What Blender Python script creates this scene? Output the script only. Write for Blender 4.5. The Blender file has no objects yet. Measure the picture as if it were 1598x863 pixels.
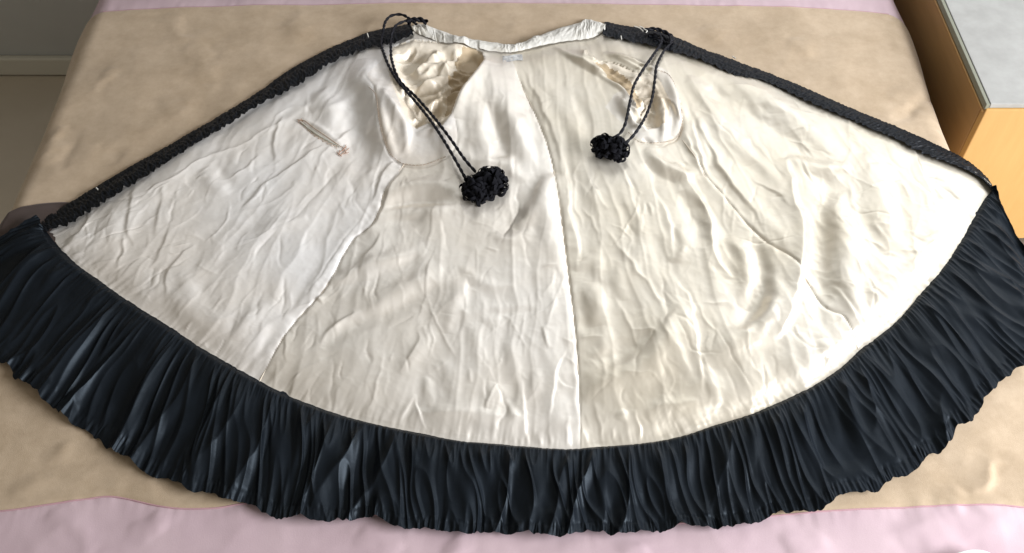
import bpy, math, random
import numpy as np
from mathutils import Vector

scene = bpy.context.scene
R = math.radians

# ------------------------------------------------------------------ camera, light, exposure
F, CX, CY = 1560.0, 799.0, 431.5        # focal length and centre, in photograph pixels
PITCH = R(51.5)                          # looking down at the bed
CAMZ, BED = 1.9, 0.5                     # eye height, height of the bed top (m)

cam = bpy.data.cameras.new("camera")
cam.sensor_width = 36.0
cam.lens = 36.0 * F / 1598.0
cam.clip_start, cam.clip_end = 0.05, 50
cam_o = bpy.data.objects.new("camera", cam)
cam_o.location = (0, 0, CAMZ)
cam_o.rotation_euler = (R(90) - PITCH, 0, 0)
scene.collection.objects.link(cam_o)
scene.camera = cam_o

world = bpy.data.worlds.new("World")
scene.world = world
world.use_nodes = True
bg = world.node_tree.nodes["Background"]
bg.inputs[0].default_value = (1.0, 0.93, 0.82, 1)
bg.inputs[1].default_value = 0.31

win = bpy.data.lights.new("window_light", "AREA")
win.shape = "RECTANGLE"
win.size, win.size_y = 2.0, 1.3
win.energy = 240
win.color = (0.92, 0.945, 1.0)
win_o = bpy.data.objects.new("window_light", win)
win_o.location = (2.7, 0.1, 1.85)
win_o.rotation_euler = (Vector((-0.3, 1.2, 0.5)) - win_o.location).to_track_quat("-Z", "Y").to_euler()
scene.collection.objects.link(win_o)

vs = scene.view_settings
vs.view_transform = "Standard"
vs.look = "None"
vs.exposure = 0.0
vs.gamma = 1.0
vs.use_curve_mapping = False

# ------------------------------------------------------------------ helpers
rng = np.random.default_rng(7)
random.seed(7)


def unproj(x, y, z):
    """photograph pixel -> point on the horizontal plane at height z"""
    x = np.asarray(x, float); y = np.asarray(y, float)
    dx, dy = (x - CX) / F, (y - CY) / F
    c, s = math.cos(PITCH), math.sin(PITCH)
    t = (z - CAMZ) / (-s - dy * c)
    return dx * t, (c - dy * s) * t


def hsh(ix, iy, seed):
    h = (ix.astype(np.int64) * 374761393 + iy.astype(np.int64) * 668265263 + seed * 982451653) & 0xFFFFFFFF
    h = ((h ^ (h >> 13)) * 1274126177) & 0xFFFFFFFF
    return h ^ (h >> 16)


def gn(x, y, seed=0):
    """gradient noise, about -1..1"""
    x = np.asarray(x, float); y = np.asarray(y, float)
    x, y = np.broadcast_arrays(x, y)
    ix, iy = np.floor(x), np.floor(y)
    fx, fy = x - ix, y - iy
    u = fx * fx * fx * (fx * (fx * 6 - 15) + 10)
    v = fy * fy * fy * (fy * (fy * 6 - 15) + 10)

    def g(ax, ay):
        a = (hsh(ix + ax, iy + ay, seed) & 0xFFFF) * (2 * math.pi / 65536)
        return np.cos(a) * (fx - ax) + np.sin(a) * (fy - ay)
    a = g(0, 0) * (1 - u) + g(1, 0) * u
    b = g(0, 1) * (1 - u) + g(1, 1) * u
    return (a * (1 - v) + b * v) * 1.5


def fbm(x, y, seed=0, octv=4, gain=0.5):
    o, a, f = 0, 1.0, 1.0
    for i in range(octv):
        o = o + a * gn(x * f, y * f, seed + i * 17)
        a *= gain; f *= 2.03
    return o


def ridged(x, y, seed=0):
    return 1 - np.abs(gn(x, y, seed)) * 2


def sstep(a, b, x):
    t = np.clip((x - a) / (b - a), 0, 1)
    return t * t * (3 - 2 * t)


def catmull(pts, n=8):
    p = np.asarray(pts, float)
    if len(p) < 3:
        t = np.linspace(0, 1, n + 1)[:, None]
        return p[0] * (1 - t) + p[-1] * t
    q = np.vstack([2 * p[0] - p[1], p, 2 * p[-1] - p[-2]])
    out = []
    for i in range(1, len(q) - 2):
        t = np.linspace(0, 1, n, endpoint=False)[:, None]
        a, b, c, d = q[i - 1], q[i], q[i + 1], q[i + 2]
        out.append(0.5 * (2 * b + (c - a) * t + (2 * a - 5 * b + 4 * c - d) * t * t + (3 * b - a - 3 * c + d) * t ** 3))
    out.append(p[-1:])
    return np.vstack(out)


def pl_dist(px, py, poly):
    """distance, side (+ is picture right for a line drawn downwards) and 0..1 position along a polyline (world units)"""
    seg = np.diff(poly, axis=0)
    L = np.hypot(seg[:, 0], seg[:, 1]) + 1e-9
    cum = np.concatenate([[0], np.cumsum(L)])
    best = np.full(px.shape, 1e9); side = np.zeros(px.shape); tt = np.zeros(px.shape)
    for i in range(len(seg)):
        ax, ay = poly[i]; dx, dy = seg[i]
        t = np.clip(((px - ax) * dx + (py - ay) * dy) / (L[i] ** 2), 0, 1)
        ex, ey = px - ax - t * dx, py - ay - t * dy
        d = np.hypot(ex, ey)
        m = d < best
        best = np.where(m, d, best)
        side = np.where(m, np.sign(dx * ey - dy * ex), side)
        tt = np.where(m, (cum[i] + t * L[i]) / cum[-1], tt)
    return best, side, tt


def add_strokes(H, X, Y, strokes, zplane, warp=0.0):
    """press folds (mm) into height field H (m) over points X, Y"""
    if warp:
        X, Y = X + warp * fbm(X * 22, Y * 22, 91, 2), Y + warp * fbm(X * 22, Y * 22, 92, 2)
    for (kind, amp, w, pts) in strokes:
        c = catmull(pts, 6)
        wx, wy = unproj(c[:, 0], c[:, 1], zplane)
        poly = np.stack([wx, wy], 1)
        w = w * 0.001; a = amp * 0.001
        pad = w * (7 if kind == "s" else 4)
        m = (X > wx.min() - pad) & (X < wx.max() + pad) & (Y > wy.min() - pad) & (Y < wy.max() + pad)
        if not m.any():
            continue
        d, sd, t = pl_dist(X[m], Y[m], poly)
        tap = np.sin(np.pi * np.clip(t, 0, 1)) ** 0.8
        w = w * (0.65 + 0.5 * tap)
        if kind == "r":
            f = np.exp(-(d / w) ** 2)
        elif kind == "k":
            f = np.exp(-np.sqrt((d / w) ** 2 + 0.04) + 0.2)
        elif kind == "s":      # steep on the + side, long on the other
            f = np.where(sd > 0, np.exp(-(d / (0.5 * w)) ** 2), np.exp(-d / (2.0 * w)) * 1.0)
        elif kind == "z":      # steep on the - side
            f = np.where(sd < 0, np.exp(-(d / (0.5 * w)) ** 2), np.exp(-d / (2.0 * w)) * 1.0)
        if kind in "sz" or kind == "f":
            tap = tap * np.exp(-(d / (5 * w)) ** 4)
        H[m] += a * tap * f
    return H


def in_poly(px, py, poly):
    poly = np.asarray(poly, float)
    r = np.zeros(px.shape, bool)
    j = len(poly) - 1
    for i in range(len(poly)):
        xi, yi = poly[i]; xj, yj = poly[j]
        c = ((yi > py) != (yj > py)) & (px < (xj - xi) * (py - yi) / (yj - yi + 1e-12) + xi)
        r ^= c
        j = i
    return r


def mesh_obj(name, V, faces, mat, parent=None, smooth=True, col=None):
    me = bpy.data.meshes.new(name)
    V = np.asarray(V, np.float32).reshape(-1, 3)
    faces = np.asarray(faces, np.int32)
    nf, k = faces.shape
    me.vertices.add(len(V)); me.vertices.foreach_set("co", V.ravel())
    me.loops.add(nf * k); me.loops.foreach_set("vertex_index", faces.ravel())
    me.polygons.add(nf)
    me.polygons.foreach_set("loop_start", np.arange(0, nf * k, k, dtype=np.int32))
    me.update(calc_edges=True)
    if smooth:
        me.polygons.foreach_set("use_smooth", np.ones(nf, bool))
    me.materials.append(mat)
    o = bpy.data.objects.new(name, me)
    scene.collection.objects.link(o)
    if parent is not None:
        o.parent = parent
        o.matrix_parent_inverse = parent.matrix_world.inverted()
    return o


def grid_faces(r, c):
    i = np.arange(r * c).reshape(r, c)
    return np.stack([i[:-1, :-1], i[1:, :-1], i[1:, 1:], i[:-1, 1:]], -1).reshape(-1, 4)


def grid_obj(name, P, mat, parent=None, mask=None, flip=False):
    r, c = P.shape[:2]
    f = grid_faces(r, c)
    if flip:
        f = f[:, ::-1]
    V = P.reshape(-1, 3)
    if mask is not None:
        f = f[mask.reshape(-1)]
        used = np.unique(f)
        remap = np.full(len(V), -1); remap[used] = np.arange(len(used))
        f = remap[f]; V = V[used]
    return mesh_obj(name, V, f, mat, parent)


def tube(path, rad, sides=8, closed_ends=True):
    """verts, quads of a tube round a polyline; rad scalar or per point"""
    p = np.asarray(path, float); n = len(p)
    rad = np.broadcast_to(np.asarray(rad, float), (n,))
    t = np.gradient(p, axis=0); t /= np.linalg.norm(t, axis=1, keepdims=True) + 1e-9
    up = np.array([0.0, 0, 1.0])
    a = np.cross(t, up); bad = np.linalg.norm(a, axis=1) < 1e-3
    a[bad] = np.cross(t[bad], [1.0, 0, 0]); a /= np.linalg.norm(a, axis=1, keepdims=True)
    b = np.cross(t, a)
    th = np.linspace(0, 2 * math.pi, sides, endpoint=False)
    V = p[:, None] + rad[:, None, None] * (np.cos(th)[None, :, None] * a[:, None] + np.sin(th)[None, :, None] * b[:, None])
    i = np.arange(n * sides).reshape(n, sides)
    j = np.roll(i, -1, axis=1)
    f = np.stack([i[:-1], j[:-1], j[1:], i[1:]], -1).reshape(-1, 4)
    return V.reshape(-1, 3), f


def join(parts):
    V, Fs, o = [], [], 0
    for v, f in parts:
        V.append(v); Fs.append(np.asarray(f) + o); o += len(v)
    return np.vstack(V), np.vstack(Fs)


def box(x0, x1, y0, y1, z0, z1):
    V = [(x, y, z) for z in (z0, z1) for y in (y0, y1) for x in (x0, x1)]
    f = [(0, 2, 3, 1), (4, 5, 7, 6), (0, 1, 5, 4), (2, 6, 7, 3), (0, 4, 6, 2), (1, 3, 7, 5)]
    return np.array(V, float), np.array(f)


def bevel(o, w=0.002, seg=2):
    for p in o.data.polygons:
        p.use_smooth = False
    m = o.modifiers.new("bevel", "BEVEL"); m.width = w; m.segments = seg; m.limit_method = "ANGLE"
    return o


def thing(name, label, cat, loc):
    o = bpy.data.objects.new(name, None)
    o.location = loc
    o.empty_display_size = 0.05
    o["label"] = label; o["category"] = cat
    scene.collection.objects.link(o)
    bpy.context.view_layer.update()
    return o


# ------------------------------------------------------------------ materials
def mat(name, base, rough=0.6, spec=0.5, sheen=0.0, sheen_tint=(1, 1, 1), var=None, vscale=6.0, bump=None, bscale=400.0,
        bdist=0.0005, aniso=0.0, stops=None, detail=6.0, bstretch=None, coat=0.0, rvar=None, metal=0.0, tint=(1, 1, 1), nrough=0.6):
    m = bpy.data.materials.new(name)
    m.use_nodes = True
    nt = m.node_tree; n = nt.nodes; l = nt.links
    b = n["Principled BSDF"]
    b.inputs["Base Color"].default_value = (*base, 1)
    b.inputs["Roughness"].default_value = rough
    b.inputs["Specular IOR Level"].default_value = spec
    b.inputs["Sheen Weight"].default_value = sheen
    b.inputs["Sheen Roughness"].default_value = 0.4
    b.inputs["Sheen Tint"].default_value = (*sheen_tint, 1)
    b.inputs["Anisotropic"].default_value = aniso
    b.inputs["Coat Weight"].default_value = coat
    b.inputs["Metallic"].default_value = metal
    b.inputs["Specular Tint"].default_value = (*tint, 1)
    tc = n.new("ShaderNodeNewGeometry")
    if var is not None:
        no = n.new("ShaderNodeTexNoise")
        no.inputs["Scale"].default_value = vscale; no.inputs["Detail"].default_value = detail
        no.inputs["Roughness"].default_value = nrough
        l.new(tc.outputs["Position"], no.inputs["Vector"])
        cr = n.new("ShaderNodeValToRGB")
        s = stops or (0.35, 0.65)
        cr.color_ramp.elements[0].position = s[0]; cr.color_ramp.elements[0].color = (*base, 1)
        cr.color_ramp.elements[1].position = s[1]; cr.color_ramp.elements[1].color = (*var, 1)
        l.new(no.outputs["Fac"], cr.inputs[0])
        l.new(cr.outputs[0], b.inputs["Base Color"])
        if rvar is not None:
            mr = n.new("ShaderNodeMapRange")
            mr.inputs["To Min"].default_value = rvar[0]; mr.inputs["To Max"].default_value = rvar[1]
            l.new(no.outputs["Fac"], mr.inputs["Value"]); l.new(mr.outputs[0], b.inputs["Roughness"])
    if bump:
        nb = n.new("ShaderNodeTexNoise")
        nb.inputs["Scale"].default_value = bscale; nb.inputs["Detail"].default_value = 3
        if bstretch:
            mp = n.new("ShaderNodeMapping"); mp.inputs["Scale"].default_value = bstretch
            l.new(tc.outputs["Position"], mp.inputs[0]); l.new(mp.outputs[0], nb.inputs["Vector"])
        else:
            l.new(tc.outputs["Position"], nb.inputs["Vector"])
        bu = n.new("ShaderNodeBump")
        bu.inputs["Strength"].default_value = bump; bu.inputs["Distance"].default_value = bdist
        l.new(nb.outputs["Fac"], bu.inputs["Height"]); l.new(bu.outputs[0], b.inputs["Normal"])
    return m


M_satin = mat("cream_satin_lit", (0.79, 0.735, 0.665), 0.38, 0.5, 0.0, var=(0.84, 0.815, 0.785), vscale=3.2, bump=0.12, bscale=70,
              bdist=0.0008, bstretch=(1.0, 0.5, 1), rvar=(0.32, 0.44), metal=0.42, stops=(0.32, 0.60))  # left front satin, whitened: its brighter light is put into the colour
M_satin_shaded = mat("cream_satin_shaded", (0.665, 0.595, 0.47), 0.36, 0.5, 0.0, var=(0.75, 0.695, 0.595), vscale=3.2, bump=0.12, bscale=70,
               bdist=0.0008, bstretch=(1.0, 0.5, 1), rvar=(0.27, 0.38), metal=0.55, stops=(0.32, 0.62))  # same satin, darker and warmer: its duller reflection is painted into the colour
M_satin_half_shaded = mat("cream_satin_half_shaded", (0.71, 0.645, 0.55), 0.36, 0.5, 0.0, var=(0.79, 0.745, 0.675), vscale=3.2, bump=0.12, bscale=70,
               bdist=0.0008, bstretch=(1.0, 0.5, 1), rvar=(0.28, 0.40), metal=0.50, stops=(0.32, 0.62))  # in-between copy of the satin, part of the shade tone painted in
M_facing = mat("pale_satin_facing", (0.77, 0.73, 0.68), 0.38, 0.5, var=(0.71, 0.64, 0.55), vscale=9, bump=0.2, bscale=120, bdist=0.001, metal=0.35)
M_sleeve = mat("yellowed_sleeve_satin", (0.74, 0.66, 0.54), 0.38, 0.5, var=(0.63, 0.52, 0.37), vscale=7, stops=(0.48, 0.75), bump=0.2,
               bscale=100, bdist=0.001, metal=0.15)
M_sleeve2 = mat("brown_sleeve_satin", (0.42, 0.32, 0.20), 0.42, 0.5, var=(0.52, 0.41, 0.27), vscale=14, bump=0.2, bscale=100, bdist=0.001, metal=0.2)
M_black = mat("black_silk", (0.003, 0.004, 0.0055), 0.42, 0.17, 0.0, var=(0.006, 0.008, 0.011), vscale=7, bump=0.35,
              bscale=75, bdist=0.0010, rvar=(0.36, 0.47), tint=(0.74, 0.88, 1.0))
M_trim = mat("black_ruched_silk", (0.005, 0.006, 0.008), 0.50, 0.13, 0.0, bump=0.3, bscale=300, bdist=0.0008)
M_cord = mat("black_cord", (0.006, 0.006, 0.009), 0.55, 0.20, 0.0, bump=0.4, bscale=500, bdist=0.0006)
M_pom = mat("black_silk_ribbon", (0.006, 0.006, 0.008), 0.85, 0.10, 0.0, bump=0.6, bscale=400, bdist=0.001)
M_cotton = mat("white_cotton", (0.60, 0.58, 0.53), 0.8, 0.2, var=(0.54, 0.49, 0.40), vscale=13, stops=(0.5, 0.75), bump=0.3, bscale=600, bdist=0.0004)
M_tag = mat("grey_label", (0.42, 0.42, 0.42), 0.6, 0.4, var=(0.62, 0.62, 0.6), vscale=120, stops=(0.42, 0.58), detail=2)
M_seam = mat("cream_seam", (0.60, 0.52, 0.42), 0.6, 0.3)
M_thread = mat("tan_thread", (0.40, 0.30, 0.22), 0.7, 0.3)
M_brownth = mat("brown_silk_thread", (0.33, 0.20, 0.14), 0.6, 0.3)
M_pocket = mat("grey_green_pocket_satin", (0.48, 0.47, 0.40), 0.38, 0.5, var=(0.62, 0.60, 0.52), vscale=40, bump=0.2, bscale=200)
M_tan = mat("tan_suede_cloth", (0.335, 0.252, 0.165), 0.95, 0.08, 0.4, (1, 0.92, 0.82), var=(0.475, 0.370, 0.262), vscale=13, bump=0.5, bscale=900,
            bdist=0.0010, stops=(0.30, 0.70), detail=14, nrough=0.74)
M_pink = mat("pink_cotton_cloth", (0.45, 0.335, 0.36), 0.88, 0.2, 0.1, (1, 0.9, 0.95), var=(0.50, 0.38, 0.40), vscale=8, bump=0.3, bscale=500,
             bdist=0.0006)
M_pipe = mat("mauve_seam", (0.42, 0.25, 0.27), 0.9, 0.2)
M_brown = mat("dark_brown_cloth", (0.055, 0.042, 0.036), 0.9, 0.15, 0.2, (0.8, 0.7, 0.7), var=(0.07, 0.05, 0.042), vscale=12, bump=0.4, bscale=300)
M_wall = mat("grey_wall_paint", (0.64, 0.66, 0.66), 0.9, 0.2, var=(0.68, 0.70, 0.70), vscale=5, bump=0.2, bscale=200, bdist=0.0008)
M_skirt = mat("skirting_paint", (0.52, 0.50, 0.42), 0.6, 0.3)
M_floor = mat("tan_floor", (0.76, 0.67, 0.54), 0.7, 0.3, var=(0.80, 0.71, 0.58), vscale=7, bump=0.2, bscale=150)
M_lam = mat("pale_grey_laminate", (0.285, 0.280, 0.262), 0.6, 0.25, var=(0.335, 0.33, 0.31), vscale=22, detail=8, bump=0.1, bscale=300)
M_band = mat("grey_green_edge_band", (0.20, 0.20, 0.15), 0.5, 0.4)
M_white = mat("white_paper", (0.75, 0.77, 0.76), 0.8, 0.2)


def wood(name, a, b_, axis_scale):
    m = bpy.data.materials.new(name); m.use_nodes = True
    nt = m.node_tree; n = nt.nodes; l = nt.links; b = n["Principled BSDF"]
    g = n.new("ShaderNodeNewGeometry"); mp = n.new("ShaderNodeMapping"); mp.inputs["Scale"].default_value = axis_scale
    no = n.new("ShaderNodeTexNoise"); no.inputs["Scale"].default_value = 14; no.inputs["Detail"].default_value = 10; no.inputs["Roughness"].default_value = 0.7
    cr = n.new("ShaderNodeValToRGB")
    cr.color_ramp.elements[0].position = 0.3; cr.color_ramp.elements[0].color = (*a, 1)
    cr.color_ramp.elements[1].position = 0.7; cr.color_ramp.elements[1].color = (*b_, 1)
    l.new(g.outputs["Position"], mp.inputs[0]); l.new(mp.outputs[0], no.inputs["Vector"])
    l.new(no.outputs["Fac"], cr.inputs[0]); l.new(cr.outputs[0], b.inputs["Base Color"])
    b.inputs["Roughness"].default_value = 0.42
    return m


M_wood = wood("honey_beech_veneer", (0.42, 0.235, 0.070), (0.47, 0.275, 0.09), (3, 3, 0.4))
M_wood2 = wood("shaded_beech_veneer", (0.30, 0.17, 0.065), (0.36, 0.21, 0.085), (3, 0.4, 3))  # beech browned: shade on the cabinet side is put into the veneer colour

# ------------------------------------------------------------------ room
def sheet(name, x0, x1, y0, y1, z0, z1, m, kind="structure"):
    V, f = box(x0, x1, y0, y1, z0, z1)
    o = mesh_obj(name, V, f, m, smooth=False)
    if kind:
        o["kind"] = kind
    return o


sheet("floor", -4, 4, -2.5, 2.27, -0.05, 0.0, M_floor)
wl = sheet("wall", -4, 4, 2.27, 2.4, -0.05, 2.7, M_wall)
sk = mesh_obj("skirting_board", *box(-4, 4, 2.252, 2.272, 0.0, 0.062), M_skirt, parent=wl, smooth=False)
bevel(sk, 0.006, 3)

# ------------------------------------------------------------------ bedspread
XL, XR, YN, RAD = -0.978, 0.903, 0.535, 0.060


def roll(u, lo, hi, r):
    """arc length across a rounded edge -> (position, drop)"""
    p = u.copy(); d = np.zeros_like(u)
    q = math.pi / 2 * r
    for s, e in ((1, hi), (-1, lo)):
        if e is None:
            continue
        k = s * (u - e) + r
        m = k > 0
        a = np.clip(k, 0, q) / r
        pos = e - s * r + s * r * np.sin(a)
        dr = r * (1 - np.cos(a)) + np.maximum(k - q, 0)
        pos = pos + s * 0.06 * np.maximum(k - q, 0)
        p = np.where(m, pos, p); d = np.where(m, dr, d)
    return p, d


bed_strokes = [
    ("r", 6, 14, [(180, 106), (162, 126), (148, 144)]), ("r", -5, 12, [(172, 124), (156, 142)]), ("r", 10, 22, [(100, 195), (85, 225), (60, 262)]),
    ("r", -8, 16, [(116, 190), (100, 240), (85, 260)]), ("r", 7, 18, [(262, 22), (278, 45), (290, 70)]), ("r", -6, 14, [(282, 25), (296, 60)]),
    ("r", 7, 20, [(300, 60), (318, 95), (335, 135)]), ("r", -6, 16, [(318, 60), (335, 105)]),
    ("r", -11, 14, [(1462, 138), (1430, 165), (1396, 190)]), ("r", 6, 20, [(1440, 130), (1400, 160)]), ("r", -4, 8, [(1390, 22), (1396, 34)]),
    ("s", 13, 12, [(1556, 712), (1545, 740), (1518, 775)]), ("r", 6, 16, [(1500, 770), (1470, 795)]),
    ("r", 9, 22, [(1600, 790), (1540, 812), (1470, 835), (1410, 858)]), ("r", 7, 18, [(1500, 790), (1440, 815), (1390, 845)]),
    ("r", 6, 15, [(98, 690), (92, 725)]), ("r", 5, 18, [(150, 720), (220, 745), (250, 770)]), ("r", 7, 18, [(88, 790), (120, 830), (140, 870)]),
    ("r", 6, 20, [(230, 800), (250, 840)]), ("r", 6, 16, [(30, 780), (60, 740)]), ("r", 7, 22, [(470, 15), (460, 45), (480, 70)]),
    ("r", 6, 20, [(1240, 60), (1270, 90)]), ("r", 5, 20, [(1090, 40), (1130, 60)]), ("r", 7, 20, [(250, 150), (290, 180), (320, 190)]),
    ("r", -6, 16, [(150, 230), (190, 250)]), ("r", 6, 15, [(700, 842), (720, 870)]), ("r", 7, 20, [(1280, 830), (1230, 870)]),
    ("r", 6, 16, [(560, 830), (600, 850), (620, 870)]), ("r", 5, 14, [(1000, 845), (980, 870)]),
]


def bed_relief(X, Y):
    H = 0.0030 * fbm(X * 4.0, Y * 4.0, 3, 2) + 0.0006 * fbm(X * 18 + 2, Y * 18, 9, 2)
    H = H + 0.0015 * ridged(X * 7 + 0.3 * gn(X * 5, Y * 5, 4), Y * 5, 21)
    add_strokes(H, X, Y, [(k_, a_ * 0.5, w_ * 1.2, p_) for k_, a_, w_, p_ in bed_strokes], BED, 0.01)
    return H


def bed_sheet(v_lo, v_hi, nv, m, name, parent):
    """v_lo / v_hi : functions of the world x giving the near and far border"""
    drop = 0.40
    u = np.concatenate([np.linspace(XL - drop, XL - 0.03, 40, endpoint=False), np.linspace(XL - 0.03, XR + 0.03, 420),
                        np.linspace(XR + 0.03, XR + drop, 41)[1:]])
    U = np.broadcast_to(u, (nv, len(u))).copy()
    X, dx = roll(U, XL, XR, RAD)
    a, b = v_lo(np.clip(X, XL, XR)), v_hi(np.clip(X, XL, XR))
    t = np.linspace(0, 1, nv)[:, None]
    Vv = a + (b - a) * t
    Y, dy = roll(Vv, YN, None, RAD)
    drop_ = np.maximum(dx, dy)
    H = bed_relief(X, Y)
    k = sstep(0.03, 0.2, drop_)
    wav = 0.012 * gn(Y * 9, drop_ * 2, 5) * k + 0.030 * gn(Y * 4.5, drop_ * 0 + 1.7, 6) * sstep(0.002, 0.05, dx)
    X = X + np.where(dx > dy, np.sign(X) * (wav + 0.006 * k), 0)
    Y = Y + np.where(dy > dx, wav * 0, 0)
    for sfun, sg in ((far_seam, 1), (near_seam, -1)):
        dse = np.abs(Vv - sfun(np.clip(X, XL, XR)))
        if m is M_tan:
            H = H + 0.0022 * (1 - np.exp(-dse / 0.004)) * np.exp(-dse / 0.06)
        else:
            H = H + 0.0011 * gn(X * 75 + 2 * gn(X * 9, Vv * 5, 12), dse * 14, 13) * np.exp(-dse / 0.018) - 0.001 * np.exp(-dse / 0.010)
    Z = BED - drop_ + H * (1 - k)
    Z = np.maximum(Z, 0.05)
    return grid_obj(name, np.stack([X, Y, Z], -1), m, parent)


def px_curve(pts):
    c = catmull(pts, 10)
    wx, wy = unproj(c[:, 0], c[:, 1], BED)
    return lambda x: np.interp(x, wx, wy)


far_seam = px_curve([(40, 24), (165, 17), (400, 9), (800, 5), (1000, 7), (1200, 9), (1330, 15), (1420, 26), (1480, 34)])
near_seam = px_curve([(-250, 790), (-100, 800), (0, 797), (70, 788), (130, 779), (180, 775), (260, 792), (330, 793), (400, 785), (520, 795), (700, 815),
                      (900, 822), (1100, 815), (1268, 799), (1400, 792), (1540, 788), (1610, 792), (1800, 800)])
bed = thing("bedspread", "tan suede bedspread with pale pink borders spread over the bed beneath the cape", "bedspread", (0, 1.2, BED))
bed_sheet(near_seam, far_seam, 330, M_tan, "centre_panel", bed)
p = bed_sheet(lambda x: 0 * x + YN - 0.40, near_seam, 150, M_pink, "pink_border", bed); p["label"] = "broad pink border along the near edge"
p = bed_sheet(far_seam, lambda x: 0 * x + 2.225, 70, M_pink, "pink_border", bed); p["label"] = "pink border along the far edge by the wall"
for fn in (near_seam, far_seam):
    xs = np.linspace(XL + 0.05, XR - 0.05, 400)
    ys = fn(xs)
    zs = BED + bed_relief(xs, ys) - 0.0006
    V, f = tube(np.stack([xs, ys, zs], 1), 0.0014, 6)
    mesh_obj("seam_piping", V, f, M_pipe, bed)

# dark brown cloth showing under the left tip of the cape
gx, gy = np.meshgrid(np.linspace(0, 1, 80), np.linspace(0, 1, 60))
edge = catmull([(-75, 470), (-60, 400), (-20, 352), (15, 328), (45, 318), (110, 313), (180, 330)], 12)
edge_in = catmull([(-40, 560), (-20, 540), (0, 520), (40, 480), (90, 440), (150, 420), (190, 400)], 12)
ti = np.linspace(0, 1, 80)
E = np.stack([np.interp(ti, np.linspace(0, 1, len(edge)), edge[:, k]) for k in (0, 1)], 1)
I = np.stack([np.interp(ti, np.linspace(0, 1, len(edge_in)), edge_in[:, k]) for k in (0, 1)], 1)
PX = E[None] * (1 - gy[..., None]) + I[None] * gy[..., None]
bx, by = unproj(PX[..., 0], PX[..., 1], BED + 0.006)
puff = 0.002 + 0.003 * sstep(0, 0.12, gy) + 0.0008 * fbm(bx * 14, by * 14, 55, 3)
bz = BED + bed_relief(bx, by) + puff
over = np.maximum(0, (XL + 0.03) - bx)
bz = bz - over * 0.9
pb = np.stack([bx, by, bz], -1)
o = grid_obj("dark_cloth", np.concatenate([pb[:1] - np.array([0, -0.002, 0.012]), pb], 0), M_brown)
o["label"] = "dark brown cloth peeking out from under the left tip of the cape"; o["category"] = "cloth"

# scrap of white paper at the near corner
pp = catmull([(1478, 872), (1492, 862), (1515, 856), (1538, 858), (1556, 868)], 6)
x0, y0 = unproj(pp[:, 0], pp[:, 1] + 2, BED + 0.020)
x1, y1 = unproj(pp[:, 0] + 8, pp[:, 1] + 60, BED + 0.012)
P = np.stack([np.stack([x0 * (1 - t) + x1 * t, y0 * (1 - t) + y1 * t, BED + 0.02 + 0 * x0 - 0.012 * t], -1) for t in np.linspace(0, 1, 8)], 0)
o = grid_obj("paper", P, M_white)
so = o.modifiers.new("thickness", "SOLIDIFY"); so.thickness = 0.001
o["label"] = "sliver of white paper at the near corner of the pink border"; o["category"] = "paper"

# ------------------------------------------------------------------ bedside cabinet
CXL, CYF, CT, CB = 0.944, 1.50, 0.56, 0.155
cab = thing("bedside_cabinet", "honey coloured wooden bedside cabinet with pale grey top beside the bed", "cabinet", (CXL + 0.24, CYF + 0.3, 0))
CR, CBK = CXL + 0.50, 2.24
o = bevel(mesh_obj("side_panel", *box(CXL, CXL + 0.02, CYF + 0.019, CBK, 0, CT - 0.019), M_wood2, cab), 0.0015); o["label"] = "shade-browned side panel facing the bed"
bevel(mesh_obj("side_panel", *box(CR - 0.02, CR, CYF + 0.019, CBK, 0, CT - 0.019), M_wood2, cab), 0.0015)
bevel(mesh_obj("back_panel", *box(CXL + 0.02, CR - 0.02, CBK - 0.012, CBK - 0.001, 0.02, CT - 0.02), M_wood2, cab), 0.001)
bevel(mesh_obj("drawer_front", *box(CXL + 0.001, CR - 0.001, CYF, CYF + 0.018, CB, CT - 0.012), M_wood, cab), 0.002)
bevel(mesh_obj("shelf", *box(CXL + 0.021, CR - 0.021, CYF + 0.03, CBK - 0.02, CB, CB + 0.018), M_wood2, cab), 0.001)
bevel(mesh_obj("top", *box(CXL + 0.007, CR - 0.001, CYF + 0.004, CBK, CT - 0.0115, CT), M_lam, cab), 0.0015)
bevel(mesh_obj("edge_band", *box(CXL - 0.001, CXL + 0.0065, CYF + 0.004, CBK, CT - 0.016, CT - 0.0015), M_band, cab), 0.001)
bevel(mesh_obj("edge_strip", *box(CXL - 0.003, CXL - 0.0005, CYF + 0.004, CBK, CT - 0.021, CT - 0.0175), M_wood, cab), 0.0008)

# ------------------------------------------------------------------ the cape: outlines in photograph pixels
cape = thing("silk_cape", "black frilled silk cape laid open on the bed showing its cream satin lining", "cape", (0, 1.2, BED))

HEM = [(70, 363), (82, 385), (100, 403), (137, 431), (200, 475), (280, 526), (340, 564), (400, 597), (450, 622), (520, 648), (600, 667), (680, 684), (760, 693),
       (830, 699), (905, 701), (980, 695), (1050, 685), (1110, 668), (1170, 650), (1230, 625), (1298, 588), (1353, 543), (1398, 506), (1440, 460),
       (1480, 410), (1515, 360), (1537, 318), (1547, 294)]
TOP = [(70, 360), (110, 346), (170, 307), (230, 270), (300, 225), (350, 196), (400, 165), (440, 143), (469, 126), (522, 93), (574, 73), (611, 65), (645, 54),
       (656, 56), (692, 68), (723, 73), (757, 80), (780, 83), (816, 80), (842, 73), (884, 65), (910, 62), (942, 54), (1011, 67), (1060, 81), (1108, 97), (1145, 114),
       (1198, 127), (1263, 157), (1328, 185), (1398, 215), (1448, 240), (1498, 260), (1530, 278), (1547, 292)]
hc = catmull(HEM, 10); tc_ = catmull(TOP, 10)
NC, NR = 761, 473
SETTLE = ()
colx = np.linspace(70.5, 1546.5, NC)
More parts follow.
